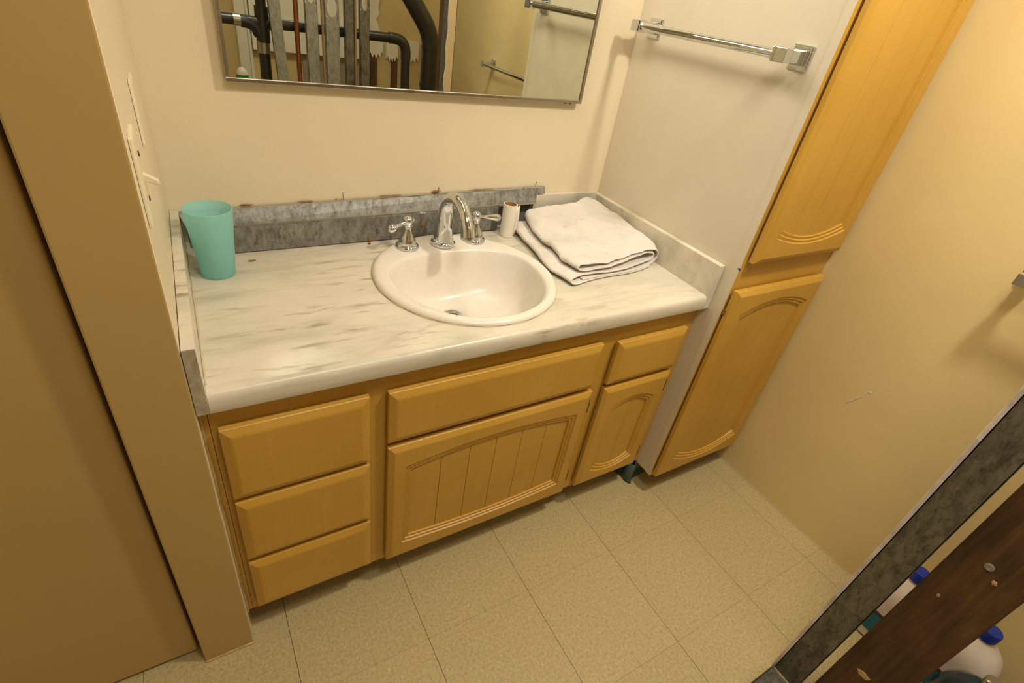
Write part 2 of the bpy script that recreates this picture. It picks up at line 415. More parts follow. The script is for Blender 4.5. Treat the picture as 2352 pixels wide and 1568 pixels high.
slab('false_drawer_front', 0.3310, 0.9030, 0.5480, 0.6920, YB, van)
slab('false_drawer_front', 0.9570, 1.2190, 0.5400, 0.6830, YB, van)
panel_door(0.3320, 0.9110, 0.1125, 0.5320, YB, van, 0.040, 0.068, 0.062, 0.022, 0.014, (0.4675, 0.5460, 0.6220, 0.7010, 0.7790), (0.475, 0.190))
panel_door(0.9560, 1.2170, 0.1170, 0.5260, YB, van, 0.043, 0.080, 0.064, 0.026, 0.024, (1.0100, 1.0900, 1.1660), (0.470, 0.175))

# countertop --------------------------------------------------------------------------
SC = (0.6235, -0.2925); SRX, SRY = 0.2320, 0.2360
top = empty('countertop', (0.62, -0.28, HT), 'marble patterned laminate countertop with rounded front edge and side splashes', 'countertop')
bm = bmesh.new()
x0, x1, y0, y1 = 0.0200, 1.2370, -0.546, -0.004
N = 96; inner = []; outer = []
angs = [2 * PI * k / N for k in range(N)] + [math.atan2(yy - SC[1], xx - SC[0]) % (2 * PI) for xx in (x0, x1) for yy in (y0, y1)]
angs = sorted(angs)
for a in angs:
    c, s = math.cos(a), math.sin(a)
    inner.append((SC[0] + SRX * .93 * c, SC[1] + SRY * .93 * s, HT))
    t = min(((x1 - SC[0]) / c if c > 1e-9 else (x0 - SC[0]) / c if c < -1e-9 else 1e9), ((y1 - SC[1]) / s if s > 1e-9 else (y0 - SC[1]) / s if s < -1e-9 else 1e9))
    outer.append((SC[0] + t * c, SC[1] + t * s, HT))
lo = [(p[0], p[1], HT - .018) for p in inner]
loops(bm, [lo, inner, outer])
prof = [(-0.546, .787), (-0.551, .7872), (-0.5555, .7868), (-0.5600, .7848), (-0.5635, .7812), (-0.5658, .7760), (-0.5668, .7700), (-0.5670, .7640), (-0.5670, .7480), (-0.5660, .7462), (-0.545, .7462)]
pa = [[(x, p[0], p[1]) for p in prof] for x in [x0 + (x1 - x0) * k / 8 for k in range(9)]]
loops(bm, pa, closed=False)
for x in (x0, x1): bm.faces.new([bm.verts.new((x, p[0], p[1])) for p in prof[:11]])
P(top, obj('slab', bm, M['marble'], smooth=True))
bm = bmesh.new(); hexa(bm, [(0.0004, -D, .747), (0.0195, -D + .0004, .747), (0.0255, -0.004, .747), (0.0086, -0.002, .747), (0.0004, -D, .881), (0.0195, -D + .0004, .881), (0.0255, -0.004, .881), (0.0086, -0.002, .881)])
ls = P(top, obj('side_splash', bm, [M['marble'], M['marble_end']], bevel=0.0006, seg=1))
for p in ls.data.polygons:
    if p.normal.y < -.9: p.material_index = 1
P(top, obj('side_splash', B(1.2372, 1.2566, -D, -0.0042, .747, .881), M['marble'], bevel=0.0006, seg=1))
P(top, obj('back_splash', B(0.985, 1.2370, -0.019, -0.0006, HT, .886), M['marble'], bevel=0.0006, seg=1))
P(top, obj('back_splash', B(0.0262, 0.0345, -0.006, -0.0006, HT, .879), M['marble']))
P(top, obj('exposed_backing', B(0.0345, 0.985, -0.004, -0.0005, HT, .874), M['backing']))
# caulk beads along the left splash and painted-over edges
bm = bmesh.new(); tube(bm, [(0.0215 + .0055 * k / 20, -0.54 + .026 * k, HT + .0006) for k in range(21)], 0.0016, 6)
P(top, obj('caulk_line', bm, M['caulk'], smooth=True))

# sink --------------------------------------------------------------------------------
sink = empty('sink', (SC[0], SC[1], HT), 'round bone porcelain drop in sink with a D shaped basin', 'sink')
def ell(cx, cy, rx, ryf, ryb, z, nf=2.0, nb=2.0, n=96):
    out = []
    for k in range(n):
        a = 2 * PI * k / n; c, s = math.cos(a), math.sin(a)
        e, ry = (nb, ryb) if s > 0 else (nf, ryf)
        out.append((cx + rx * math.copysign(abs(c) ** (2 / e), c), cy + ry * math.copysign(abs(s) ** (2 / e), s), z))
    return out
rings = []
for f, z in ((0.94, .7715), (0.955, .788), (1.0, .7878), (1.003, .7905), (0.995, .7950), (0.975, .7985), (0.955, .8000), (0.925, .8003)):
    rings.append(ell(SC[0], SC[1], SRX * f, SRY * f, SRY * f, z))
for k, (t, z) in enumerate(((0.25, .7995), (0.6, .7985), (0.85, .7975))):
    a = ell(SC[0], SC[1], SRX * .925, SRY * .925, SRY * .925, z); b = ell(0.6270, -0.292, 0.1990, 0.2150, 0.1300, z, 2.05, 2.5)
    rings.append([tuple(p * (1 - t) + q * t for p, q in zip(u, w)) for u, w in zip(a, b)])
for rx, rf, rb, cx, cy, z in ((.1990, .2150, .1300, .627, -.292, .7966), (.1962, .2122, .1272, .627, -.292, .7950), (.1935, .2090, .1245, .627, -.292, .788), (.1895, .2030, .1200, .6265, -.292, .770), (.1840, .1950, .1150, .6255, -.291, .745), (.1750, .1840, .1080, .624, -.289, .718), (.1620, .1690, .0990, .622, -.286, .694), (.1400, .1450, .0860, .6185, -.281, .676), (.1060, .1080, .0680, .6150, -.276, .6645), (.0600, .0580, .0450, .6110, -.270, .6585), (.0240, .0240, .0240, .6085, -.268, .6560), (.0215, .0215, .0215, .6085, -.268, .6510)):
    rings.append(ell(cx, cy, rx, rf, rb, z, 2.05 if z > .7 else 2.0, 2.5 if z > .74 else (2.3 if z > .69 else 2.0)))
bm = bmesh.new(); loops(bm, rings); P(sink, obj('basin', bm, M['porcelain'], smooth='all'))
DC = (0.6085, -0.268, 0.0)
bm = bmesh.new(); lathe(bm, [(.0270, .6578), (.0262, .6590), (.0215, .6588), (.0160, .6560), (.0140, .6500), (.0140, .6200)], DC, 32, cap0=False, cap1=False)
dr = P(sink, obj('drain_flange', bm, M['chrome2'], smooth=True))
bm = bmesh.new(); lathe(bm, [(.0138, .6380), (.0001, .6380)], DC, 24, cap0=False); lathe(bm, [(.0010, .6385), (.0075, .6400), (.0078, .6500), (.0062, .6510), (.0055, .6420)], DC, 20, cap0=False, cap1=False)
for k in range(10):
    a = 2 * PI * k / 10; x, y = DC[0] + .0108 * math.cos(a), DC[1] + .0108 * math.sin(a)
    box(bm, x - .0008, x + .0008, y - .0008, y + .0008, .6385, .6530)
P(sink, obj('drain_basket', bm, M['screw_black'], smooth=True))
bm = bmesh.new(); ring = ell(SC[0], SC[1], SRX * 1.004, SRY * 1.004, SRY * 1.004, HT + .0004); tube(bm, [Vector(p) for p in ring] + [Vector(ring[0])], [0.0012 + 0.0007 * math.sin(k * 1.31) for k in range(97)], 6, cap=False)
P(sink, obj('caulk_line', bm, M['caulk'], smooth=True))

# faucet ------------------------------------------------------------------------------
ZR = 0.7995
fau = empty('faucet', (0.632, -0.122, ZR), 'chrome gooseneck faucet with two lever handles on the sink rim', 'faucet')
bm = bmesh.new()
lathe(bm, [(.0335, ZR), (.0345, ZR + .003), (.0335, ZR + .0075), (.0295, ZR + .0105), (.0285, ZR + .013)], (0.6315, -0.1235, 0), 44)
P(fau, obj('base_ring', bm, M['chrome'], smooth=True))
path = spline([(.6315, -.1235, ZR + .010), (.6320, -.1232, .835), (.6325, -.1225, .872), (.6330, -.1265, .905), (.6335, -.1430, .931), (.6340, -.1720, .9445), (.6345, -.2040, .9400), (.6350, -.2300, .9220), (.6352, -.2470, .8990), (.6352, -.2560, .8760)], 5)
zz = [(0, .0285), (.15, .0245), (.33, .0190), (.48, .0158), (.65, .0152), (.85, .0168), (1, .0182)]
def lerp(tb, t):
    for (a, u), (b, w) in zip(tb, tb[1:]):
        if t <= b: return u + (w - u) * (t - a) / (b - a)
    return tb[-1][1]
bm = bmesh.new(); n = len(path); tube(bm, path, [lerp(zz, i / (n - 1)) for i in range(n)], 36)
sp = P(fau, obj('spout', bm, M['chrome'], smooth=True))
bm = bmesh.new(); e = path[-1]; tdir = (path[-1] - path[-3]).normalized()
tube(bm, [e - tdir * .001, e + tdir * .004], [.0186, .0182], 32); tube(bm, [e + tdir * .0035, e + tdir * .0075], [.0150, .0140], 28)
a_ = obj('aerator', bm, M['chrome2'], smooth=True); a_.parent = sp
def handle(cx, cy, dirx, diry, drop, ln):
    bm = bmesh.new()
    lathe(bm, [(.0305, ZR), (.0315, ZR + .0025), (.0305, ZR + .006), (.0265, ZR + .009), (.0235, ZR + .0105), (.0232, ZR + .014), (.0225, ZR + .020), (.0175, ZR + .030), (.0125, ZR + .042), (.0100, ZR + .052), (.0098, ZR + .057), (.0112, ZR + .0585), (.0112, ZR + .0610), (.0100, ZR + .0625), (.0118, ZR + .066), (.0128, ZR + .0715), (.0124, ZR + .077), (.0095, ZR + .082), (.0040, ZR + .0850)], (cx, cy, 0), 36)
    h = P(fau, obj('handle', bm, M['chrome'], smooth=True))
    c = Vector((cx, cy, ZR + .0715)); d = Vector((dirx, diry, 0)).normalized()
    prof = [(-.020, .0002), (-.0195, .0028), (-.0175, .0036), (-.0155, .0028), (-.0140, .0020), (0, .0020), (.010, .0046), (.013, .0046), (.016, .0036), (.028, .0041), (.042, .0062), (ln - .012, .0098), (ln - .005, .0106), (ln + .001, .0088), (ln + .0045, .0050), (ln + .0052, .0002)]
    bm = bmesh.new(); tube(bm, [c + d * t + Vector((0, 0, -drop * max(0, t) / ln)) for t, r in prof], [r for t, r in prof], 22)
    l = obj('lever', bm, M['chrome'], smooth=True); l.parent = h
    return h
handle(0.5285, -0.1225, -1.0, -0.30, .0125, .056)
handle(0.7310, -0.1180, 1.0, 0.04, .0100, .074)

# steel channels left on the wall, nails -----------------------------------------------
def plate(bm, a, b, c, d, t):
    """thin plate through 4 corners (a,b bottom; c,d top), thickness vector t"""
    t = Vector(t); p = [Vector(q) for q in (a, b, c, d)]
    hexa(bm, [p[0], p[1], p[1] + t, p[0] + t, p[3], p[2], p[2] + t, p[3] + t])
ch = empty('steel_channel', (0.52, -0.012, .86), 'upper galvanized steel strip nailed along the wall behind the faucet', 'metal strip')
bm = bmesh.new()
plate(bm, (.036, -.0300, .8440), (.985, -.0300, .8680), (.998, -.012, .9095), (.024, -.012, .879), (0, .0012, 0))
plate(bm, (.988, -.0200, .889), (1.0215, -.0200, .890), (1.0225, -.012, .910), (.988, -.012, .9091), (0, .0012, 0))
P(ch, obj('web', bm, M['galv']))
bm = bmesh.new()
plate(bm, (.036, -.0345, .8425), (.985, -.0345, .8665), (.985, -.0295, .8685), (.036, -.0295, .8445), (0, 0, .0012))
plate(bm, (.036, -.0355, .8400), (.985, -.0355, .8640), (.985, -.0350, .8680), (.036, -.0350, .8440), (0, .0012, 0))
P(ch, obj('lip', bm, M['steel_band']))
bm = bmesh.new(); plate(bm, (.024, -.0135, .8775), (1.02, -.0135, .9085), (1.02, -.0135, .9105), (.024, -.0135, .8795), (0, .009, 0))
P(ch, obj('top_flange', bm, M['chrome2']))
# second, lower channel
ch2 = empty('steel_channel', (0.44, -0.04, .82), 'lower galvanized steel channel lying on the countertop behind the sink', 'metal strip')
bm = bmesh.new()
plate(bm, (.092, -.0560, .7895), (.848, -.0440, .7920), (.845, -.0425, .8600), (.092, -.0545, .8475), (0, .0012, 0))
P(ch2, obj('web', bm, M['galv']))
bm = bmesh.new()
plate(bm, (.092, -.0545, .8475), (.845, -.0425, .8600), (.845, -.0370, .8600), (.092, -.0370, .8475), (0, 0, .0012))
plate(bm, (.092, -.0550, .7890), (.848, -.0435, .7915), (.848, -.0160, .7915), (.092, -.0160, .7890), (0, 0, .0012))
P(ch2, obj('flange', bm, M['galv']))
bm = bmesh.new()
for z in (.801, .8045): plate(bm, (.092, -.0566, z), (.848, -.0446, z + .002), (.848, -.0446, z + .0030), (.092, -.0566, z + .0010), (0, .001, 0))
P(ch2, obj('rib', bm, M['galv_stud']))
def blob(bm, c, s, seed):
    r = random.Random(seed); bmesh.ops.create_icosphere(bm, subdivisions=2, radius=1.0)
    for v in bm.verts:
        if not v.tag:
            k = 1 + r.uniform(-.35, .35); v.co = Vector((v.co.x * s[0] * k + c[0], v.co.y * s[1] * k + c[1], v.co.z * s[2] * k + c[2])); v.tag = True
for i, (x, z, s) in enumerate(((.655, .9040, (.012, .002, .0035)), (.165, .8875, (.014, .002, .0015)), (.30, .8905, (.020, .0015, .0010)), (.80, .9055, (.035, .0015, .0010)), (.52, .8980, (.03, .0015, .0010)))):
    bm = bmesh.new(); blob(bm, (x, -.0045, z), s, i); P(ch, obj('rust_patch', bm, M['rust'], smooth=True))
for i, (x, y, z, s) in enumerate(((.600, -.0495, .8300, (.0060, .0015, .0075)), (.575, -.0495, .8040, (.0045, .0015, .003)), (.690, -.0470, .8290, (.008, .001, .009)), (.450, -.0525, .7960, (.0040, .0022, .0065)))):
    bm = bmesh.new(); blob(bm, (x, y, z), s, 20 + i); P(ch2, obj('rust_patch', bm, M['rust'], smooth=True))
def nail(base, tip, label, r=.0011, hr=.0032, group=None):
    b, t = Vector(base), Vector(tip); d = (t - b).normalized()
    bm = bmesh.new(); tube(bm, [b, t, t + d * .0001], [r, r, r], 8); tube(bm, [t, t + d * .0006, t + d * .0014], [hr, hr, hr * .7], 12)
    o = obj('nail', bm, M['nail'], smooth=True); tag(o, label, 'nail', group)
nail((.394, -.0125, .893), (.391, -.020, .9135), 'bent nail above the steel strip between the cup and the faucet')
nail((.656, -.0125, .904), (.655, -.021, .9185), 'nail with a rusty patch above the steel strip behind the spout')
nail((.983, -.0125, .910), (.981, -.022, .9275), 'nail near the right end of the upper steel strip', r=.0008, hr=.0028)
nail((.948, -.0125, .900), (.937, -.022, .9150), 'thin bright nail lying over the strip above the cardboard tube', r=.0007, hr=.001)
nail((.224, -.0360, .843), (.226, -.062, .8345), 'short white nail under the lip of the strip right of the cup', r=.0018, hr=.002)
nail((.852, -.036, .8655), (.845, -.046, .8720), 'small rusty nail above the right end of the lower channel', r=.0008, hr=.0022)

# cup, tube, towel ----------------------------------------------------------------------
bm = bmesh.new()
cz = HT + .0006; ch_ = .1515
lathe(bm, [(.0001, cz + .0030), (.0310, cz + .0030), (.0325, cz + .004), (.0468 - .0014, cz + ch_ - .001), (.0462, cz + ch_), (.0470, cz + ch_ - .001), (.0340, cz + .0020), (.0325, cz), (.0001, cz)], (.0800, -.1470, 0), 56, cap0=False, cap1=False)
cup = tag(obj('tumbler', bm, M['cup'], smooth=True), 'frosted teal plastic tumbler on the left end of the countertop', 'cup')
tb = empty('cardboard_tube', (.8705, -.0775, HT), 'empty toilet paper core standing between the faucet and the towel', 'cardboard tube')
bm = bmesh.new(); TC = (.8620, -.0800, 0)
lathe(bm, [(.0182, HT + .001), (.0212, HT + .001), (.0212, HT + .0985), (.0185, HT + .0990)], TC, 40, cap0=False, cap1=False); P(tb, obj('paper_shell', bm, M['paper'], smooth=True))
bm = bmesh.new(); lathe(bm, [(.0184, HT + .0992), (.0178, HT + .0990), (.0178, HT + .001), (.0182, HT + .001)], TC, 40, cap0=False, cap1=False); P(tb, obj('core', bm, M['card'], smooth=True))
bm = bmesh.new()
fl = [[(TC[0] + (.0215 + u * .006 + .002 * math.sin(h * 40)) * math.cos(a), TC[1] + (.0215 + u * .006) * math.sin(a), HT + .004 + h) for (u, a) in ((0, -.9), (.2, -.7), (.5, -.45), (1.0, -.25), (1.8, -.12))] for h in [0, .02, .045, .048, .075, .090]]
loops(bm, fl, closed=False); o = P(tb, obj('loose_paper', bm, M['paper'], smooth=True)); sm = o.modifiers.new('t', 'SOLIDIFY'); sm.thickness = .0006

def towel():
    prof = [(.03, .16, 0), (.20, .13, 0), (.60, .12, 0), (.86, .10, 0), (.97, .20, 0), (1.02, .42, 0), (1.015, .68, 0), (.985, .88, 0), (.93, .97, 0), (.80, .97, 0), (.62, .97, 0), (.45, .97, 0), (.28, .97, 0), (.12, .97, 0), (.05, .95, 0), (.015, .84, 0), (.018, .68, 0), (.05, .58, 0), (.14, .58, 0), (.32, .70, 0), (.55, .76, 0), (.78, .78, 0), (.90, .78, 0), (.955, .70, 0), (.965, .55, 0), (.94, .40, 0), (.88, .34, 0), (.70, .36, 0), (.40, .36, 0), (.15, .36, 0), (-.02, .40, 0), (-.085, .36, 0), (-.105, .24, 0), (-.09, .12, 0), (-.04, .06, 0), (.05, .045, 0), (.20, .035, 0), (.5, .03, 0), (.8, .03, 0), (.93, .05, 0)]
    prof = spline(prof, 4)
    st = [  # t, left xy, right xy, height left, height mid, height right
        (0.00, (.902, -.390), (1.214, -.368), .040, .036, .054),
        (0.10, (.898, -.363), (1.222, -.342), .042, .037, .062),
        (0.30, (.893, -.318), (1.225, -.285), .040, .038, .074),
        (0.55, (.902, -.232), (1.225, -.205), .044, .046, .080),
        (0.78, (.914, -.140), (1.222, -.120), .050, .054, .086),
        (0.92, (.926, -.080), (1.205, -.065), .060, .060, .092),
        (1.00, (.934, -.048), (1.185, -.045), .068, .064, .094)]
    rings = []; NT = 44
    for k in range(NT + 1):
        t = k / NT
        for a, b in zip(st, st[1:]):
            if t <= b[0] + 1e-9: break
        w = (t - a[0]) / (b[0] - a[0]); w = w * w * (3 - 2 * w) * .5 + w * .5
        L = [a[1][i] + (b[1][i] - a[1][i]) * w for i in (0, 1)]; Rr = [a[2][i] + (b[2][i] - a[2][i]) * w for i in (0, 1)]
        hl, hm, hr = (a[i] + (b[i] - a[i]) * w for i in (3, 4, 5)); ring = []
        for s, h, _ in prof:
            sc = min(1, max(0, s)); hh = hl * (1 - sc) ** 2 + 2 * hm * sc * (1 - sc) + hr * sc * sc
            x = L[0] + (Rr[0] - L[0]) * s; y = L[1] + (Rr[1] - L[1]) * s
            wob = .0035 * math.sin(9 * s + 5 * t) * h + .0025 * math.sin(17 * t + 4 * s) * h - .0055 * math.exp(-((s - .30 - .50 * t) / .08) ** 2) * h + .0022 * math.sin(31 * s - 13 * t) * math.sin(11 * t + 2) * h + .0012 * math.sin(47 * s + 37 * t) * h
            y += (.006 * math.sin(s * 7 + h * 3) + -(0.85 - h) * .030 * (1 - .7 * s)) * (1 - t)
            x += .004 * math.sin(t * 11 + h * 4) * (1 - sc)
            x = min(x, 1.2335)
            ring.append((x, y, HT + .0035 + h * hh + wob))
        rings.append(ring)
    bm = bmesh.new(); loops(bm, rings, closed=False)
    o = obj('towel', bm, M['terry'], smooth='all')
    sm = o.modifiers.new('t', 'SOLIDIFY'); sm.thickness = .0042; sm.offset = 0
    ss = o.modifiers.new('s', 'SUBSURF'); ss.levels = 1; ss.render_levels = 1
    return tag(o, 'folded white terry towel with faint stains on the right end of the countertop', 'towel')
towel()
# plaster and wood crumbs
def crumb(name, x, y, z, s, mat, label, seed):
    bm = bmesh.new(); blob(bm, (x, y, z), s, seed); return tag(obj(name, bm, mat), label, 'debris')
crumb('wood_splinter', .154, -.101, HT + .0016, (.0085, .0035, .0012), M['rust'], 'tiny rust coloured flake on the countertop right of the cup', 41)
crumb('plaster_crumb', .445, -.0635, HT + .0022, (.0045, .0035, .0022), M['rust'], 'crumb of brown adhesive on the countertop at the left rim of the sink', 42)
bm = bmesh.new(); blob(bm, (.597, -.041, .8515), (.0055, .0035, .0085), 43); blob(bm, (.606, -.041, .8560), (.0045, .003, .0025), 44); blob(bm, (.600, -.041, .8455), (.002, .002, .007), 45)
tag(obj('plaster_crumb', bm, M['gypsum']), 'white plaster scrap stuck on the steel strip left of the spout', 'debris')

# mirror --------------------------------------------------------------------------------
mir = empty('wall_mirror', (0.62, -0.01, 1.16), 'wall mirror in a thin metal frame above the sink', 'mirror')
mx0, mx1, mz0, mz1 = 0.1590, 1.0890, 1.1585, 1.98
bm = bmesh.new(); box(bm, mx0 + .004, mx1 - .004, -.0205, -.017, mz0 + .004, mz1 - .004); P(mir, obj('glass', bm, M['mirror']))
bm = bmesh.new()
def bar4(x0, x1, z0, z1): box(bm, x0, x1, -.0240, -.0005, z0, z1)
fw = .0085
bar4(mx0, mx1, mz0, mz0 + fw); bar4(mx0, mx1, mz1 - fw, mz1); bar4(mx0, mx0 + fw, mz0 + fw, mz1 - fw); bar4(mx1 - fw, mx1, mz0 + fw, mz1 - fw)
P(mir, obj('frame', bm, M['frame'], bevel=.001))
bm = bmesh.new()
for x in (1.035, 1.052): box(bm, x, x + .0010, -.022, -.001, mz0 - .0028, mz0 - .0002)
P(mir, obj('clip', bm, M['screw_black']))

# towel bars ----------------------------------------------------------------------------
def towel_bar(wallx, y0, y1, z, label):
    """square-post chrome bar on a wall facing -X"""
    t = empty('towel_bar', (wallx, (y0 + y1) / 2, z), label, 'towel bar', None)
    bx = wallx - .068
    bm = bmesh.new(); tube(bm, [(bx, y0 + .004, z), (bx, y1 - .004, z)], .0100, 28); P(t, obj('bar', bm, M['chrome'], smooth=True))
    for y, sg in ((y0, 1), (y1, -1)):
        bm = bmesh.new()
        for a, b, h in ((wallx - .0050, wallx - .0004, .0245), (wallx - .0080, wallx - .0050, .0215), (wallx - .0130, wallx - .0080, .0150), (wallx - .0200, wallx - .0130, .0135), (wallx - .0240, wallx - .0200, .0120)):
            box(bm, a, b, y - h, y + h, z - h, z + h)
        box(bm, bx + .010, wallx - .0238, y - .0105, y + .0105, z - .0115, z + .0115)
        for a, b, h in ((bx - .0125, bx + .0120, .0135),): box(bm, a, b, y - h, y + h, z - h, z + h)
        for d, w, h in ((.0135, .0035, .0150), (.0180, .0040, .0130)): box(bm, bx - h * .93, bx + h * .93, min(y + sg * d, y + sg * (d + w)), max(y + sg * d, y + sg * (d + w)), z - h, z + h)
        P(t, obj('post', bm, M['chrome'], bevel=.0009, seg=2))
    return t
towel_bar(Wv, -.541, -.072, 1.3745, 'chrome towel bar on the off white side panel right of the mirror')
towel_bar(XR, -1.640, -1.045, 1.0400, 'chrome towel bar on the cream right wall, its end at the right edge')

# switch and blank plate on the left wall -------------------------------------------------
def wx(y): return 0.008 + .0155 * y
sw = empty('light_switch', (0.0, -.505, 1.125), 'ivory toggle light switch on the left wall above the counter', 'light switch')
bm = bmesh.new(); rg = []
for i, x in ((0, 0.0), (0, .0022), (.0015, .0040), (.006, .0052)):
    rg.append([(wx(-.505) + x, -.540 + i, 1.067 + i), (wx(-.505) + x, -.470 - i, 1.067 + i), (wx(-.505) + x, -.470 - i, 1.183 - i), (wx(-.505) + x, -.540 + i, 1.183 - i)])
loops(bm, rg, False, True); P(sw, obj('plate', bm, M['plastic'], bevel=.0008))
bm = bmesh.new(); hexa(bm, [(.004, -.5095, 1.119), (.0215, -.5085, 1.1130), (.0215, -.5005, 1.1130), (.004, -.4995, 1.119), (.004, -.5095, 1.131), (.0215, -.5085, 1.1195), (.0215, -.5005, 1.1195), (.004, -.4995, 1.131)])
P(sw, obj('toggle', bm, M['plastic'], bevel=.0012))
for z in (1.155, 1.095):
    bm = bmesh.new(); lathe(bm, [(.0036, .0050), (.0036, .0062), (.002, .0068)], (0.0, -.505, z), 14, 'X'); P(sw, obj('screw', bm, M['screw_black'], smooth=True))
bp = empty('blank_wall_plate', (0.0, -.275, 1.155), 'painted over blank cover plate on the left wall near the back corner', 'wall plate')
bm = bmesh.new(); rg = []
for i, x in ((0, 0.0), (0, .0015), (.004, .0040)):
    rg.append([(wx(-.275) + x, -.312 + i, 1.108 + i), (wx(-.275) + x, -.235 - i, 1.108 + i), (wx(-.275) + x, -.235 - i, 1.203 - i), (wx(-.275) + x, -.312 + i, 1.203 - i)])
loops(bm, rg, False, True); P(bp, obj('plate', bm, M['wall'], bevel=.001))

# linen cabinet ---------------------------------------------------------------------------
lin = empty('linen_cabinet', (1.47, -.3, 0), 'tall honey coloured linen cabinet with an off white side in the right corner', 'cabinet')
CF = -.6105
P(lin, obj('side_panel', B(Wv + .0000, Wv + .018, CF + .0195, -.0005, .0915, ZC - .002), M['side']))
bm = bmesh.new(); box(bm, Wv - .0005, 1.302, CF, CF + .0195, .0900, ZC - .002); box(bm, 1.660, XR - .001, CF, CF + .0195, .0900, ZC - .002)
for z0, z1 in ((.0900, .1250), (.815, .940), (2.20, ZC - .002)): box(bm, 1.302, 1.660, CF, CF + .0195, z0, z1)
P(lin, obj('face_frame', bm, M['wood'], bevel=.0008, seg=1))
# painted strip: the side paint wraps the stile edge
P(lin, obj('painted_edge', B(Wv - .0009, Wv + .001, CF + .0006, CF + .0200, .0905, ZC - .002), M['side']))
bm = bmesh.new(); box(bm, Wv + .019, XR - .001, CF + .0197, CF + .021, .100, 2.25); P(lin, obj('backing_board', bm, M['dark']))
P(lin, obj('bottom_board', B(Wv + .0185, XR - .001, CF + .0215, -.01, .0920, .1080), M['wood']))
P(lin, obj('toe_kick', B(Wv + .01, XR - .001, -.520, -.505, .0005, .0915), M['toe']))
YL = CF - .0065
panel_door(1.2600, 1.6740, .1040, .8320, YL, lin, .0440, .0760, .078, .032, .040, (1.3880, 1.4650, 1.5420, 1.6190), (.740, .180), thick=.0205, hinge_side=1)
panel_door(1.2690, 1.6740, .9150, 2.1900, YL, lin, .0440, .0760, .070, .032, .026, (1.3880, 1.4650, 1.5420, 1.6190), (.985, 2.10), thick=.0205, hinge_side=1)
bm = bmesh.new(); box(bm, 1.2565, 1.2590, YL - .004, YL + .0045, .755, .772); P(lin, obj('catch', bm, M['chrome2'], bevel=.001))
bm = bmesh.new(); hexa(bm, [(Wv - .0014, -.6125, .8870), (Wv - .0009, -.6125, .8870), (Wv - .0009, -.604, .8905), (Wv - .0014, -.604, .8905), (Wv - .0014, -.6125, .8955), (Wv - .0009, -.6125, .8955), (Wv - .0009, -.604, .8925), (Wv - .0014, -.604, .8925)])
P(lin, obj('blue_tape', bm, M['bluetape']))
# rubber cove base peeling out of the toe kick corner
bm = bmesh.new()
pth = spline([(1.150, -.452, 0), (1.205, -.466, 0), (1.232, -.500, 0), (1.2300, -.535, 0), (1.2420, -.555, 0), (1.262, -.540, 0), (1.285, -.535, 0), (1.36, -.528, 0)], 6)
rings = []
for p in pth: rings.append([(p.x, p.y - .007, .001), (p.x, p.y - .003, .006), (p.x, p.y, .014), (p.x, p.y + .001, .088)])
loops(bm, rings, closed=False); o = obj('cove_base', bm, M['rubber'], smooth=True); sm = o.modifiers.new('t', 'SOLIDIFY'); sm.thickness = .003
tag(o, 'dark green rubber cove base curling out under the two cabinets', 'baseboard')

# stud wall beside and behind the camera ---------------------------------------------------
def stud(bm, x, y, z0, z1, w, d, lip=.006, t=.0012, face='Y', hole=()):
    """C stud: web of width w facing +Y (face Y) or -X (face X); flanges of depth d"""
    if face == 'X':
        box(bm, x, x + t, y - w / 2, y + w / 2, z0, z1)
        for s in (-1, 1):
            yy = y + s * w / 2; box(bm, x, x + d, min(yy, yy - s * t), max(yy, yy - s * t), z0, z1)
            box(bm, x + d - t, x + d, min(yy, yy - s * lip), max(yy, yy - s * lip), z0, z1)
    else:
        zs = [z0]; hs = sorted(hole)
        for zc, hw, hh in hs:   # web with a keyhole cut: sides as strips, hole outline octagonal
            box(bm, x - w / 2, x + w / 2, y - t, y, zs[-1], zc - hh)
            ring = []; n = 16
            pts_in = [(x + hw * math.cos(2 * PI * k / n), zc + hh * math.sin(2 * PI * k / n)) for k in range(n)]
            pts_out = []
            for k in range(n):
                a = 2 * PI * k / n; c, s = math.cos(a), math.sin(a); m_ = min((w / 2) / abs(c) if abs(c) > 1e-6 else 9, hh / abs(s) if abs(s) > 1e-6 else 9)
                pts_out.append((x + c * m_, zc + s * m_))
            for yy in (y, y - t): loops(bm, [[(a, yy, b) for a, b in pts_in], [(a, yy, b) for a, b in pts_out]])
            zs.append(zc + hh)
        box(bm, x - w / 2, x + w / 2, y - t, y, zs[-1], z1)
        for s in (-1, 1):
            xx = x + s * w / 2; box(bm, min(xx, xx - s * t), max(xx, xx - s * t), y - d, y, z0, z1)
ZT = ZC - .002
bm = bmesh.new(); stud(bm, 1.196, -1.2525, .0005, ZT, .0620, .038, face='X')
tag(obj('metal_stud', bm, M['galv_dark']), 'dark weathered steel stud crossing the lower right corner', 'stud')
bm = bmesh.new(); box(bm, .80, 1.19, -1.2860, -1.2190, .0005, .0017); box(bm, .80, 1.19, -1.2860, -1.2848, .0017, .030); box(bm, .80, 1.19, -1.2202, -1.2190, .0017, .030)
tag(obj('floor_track', bm, M['galv_dark']), 'dark steel floor track at the foot of the stud in the lower right corner', 'metal track')
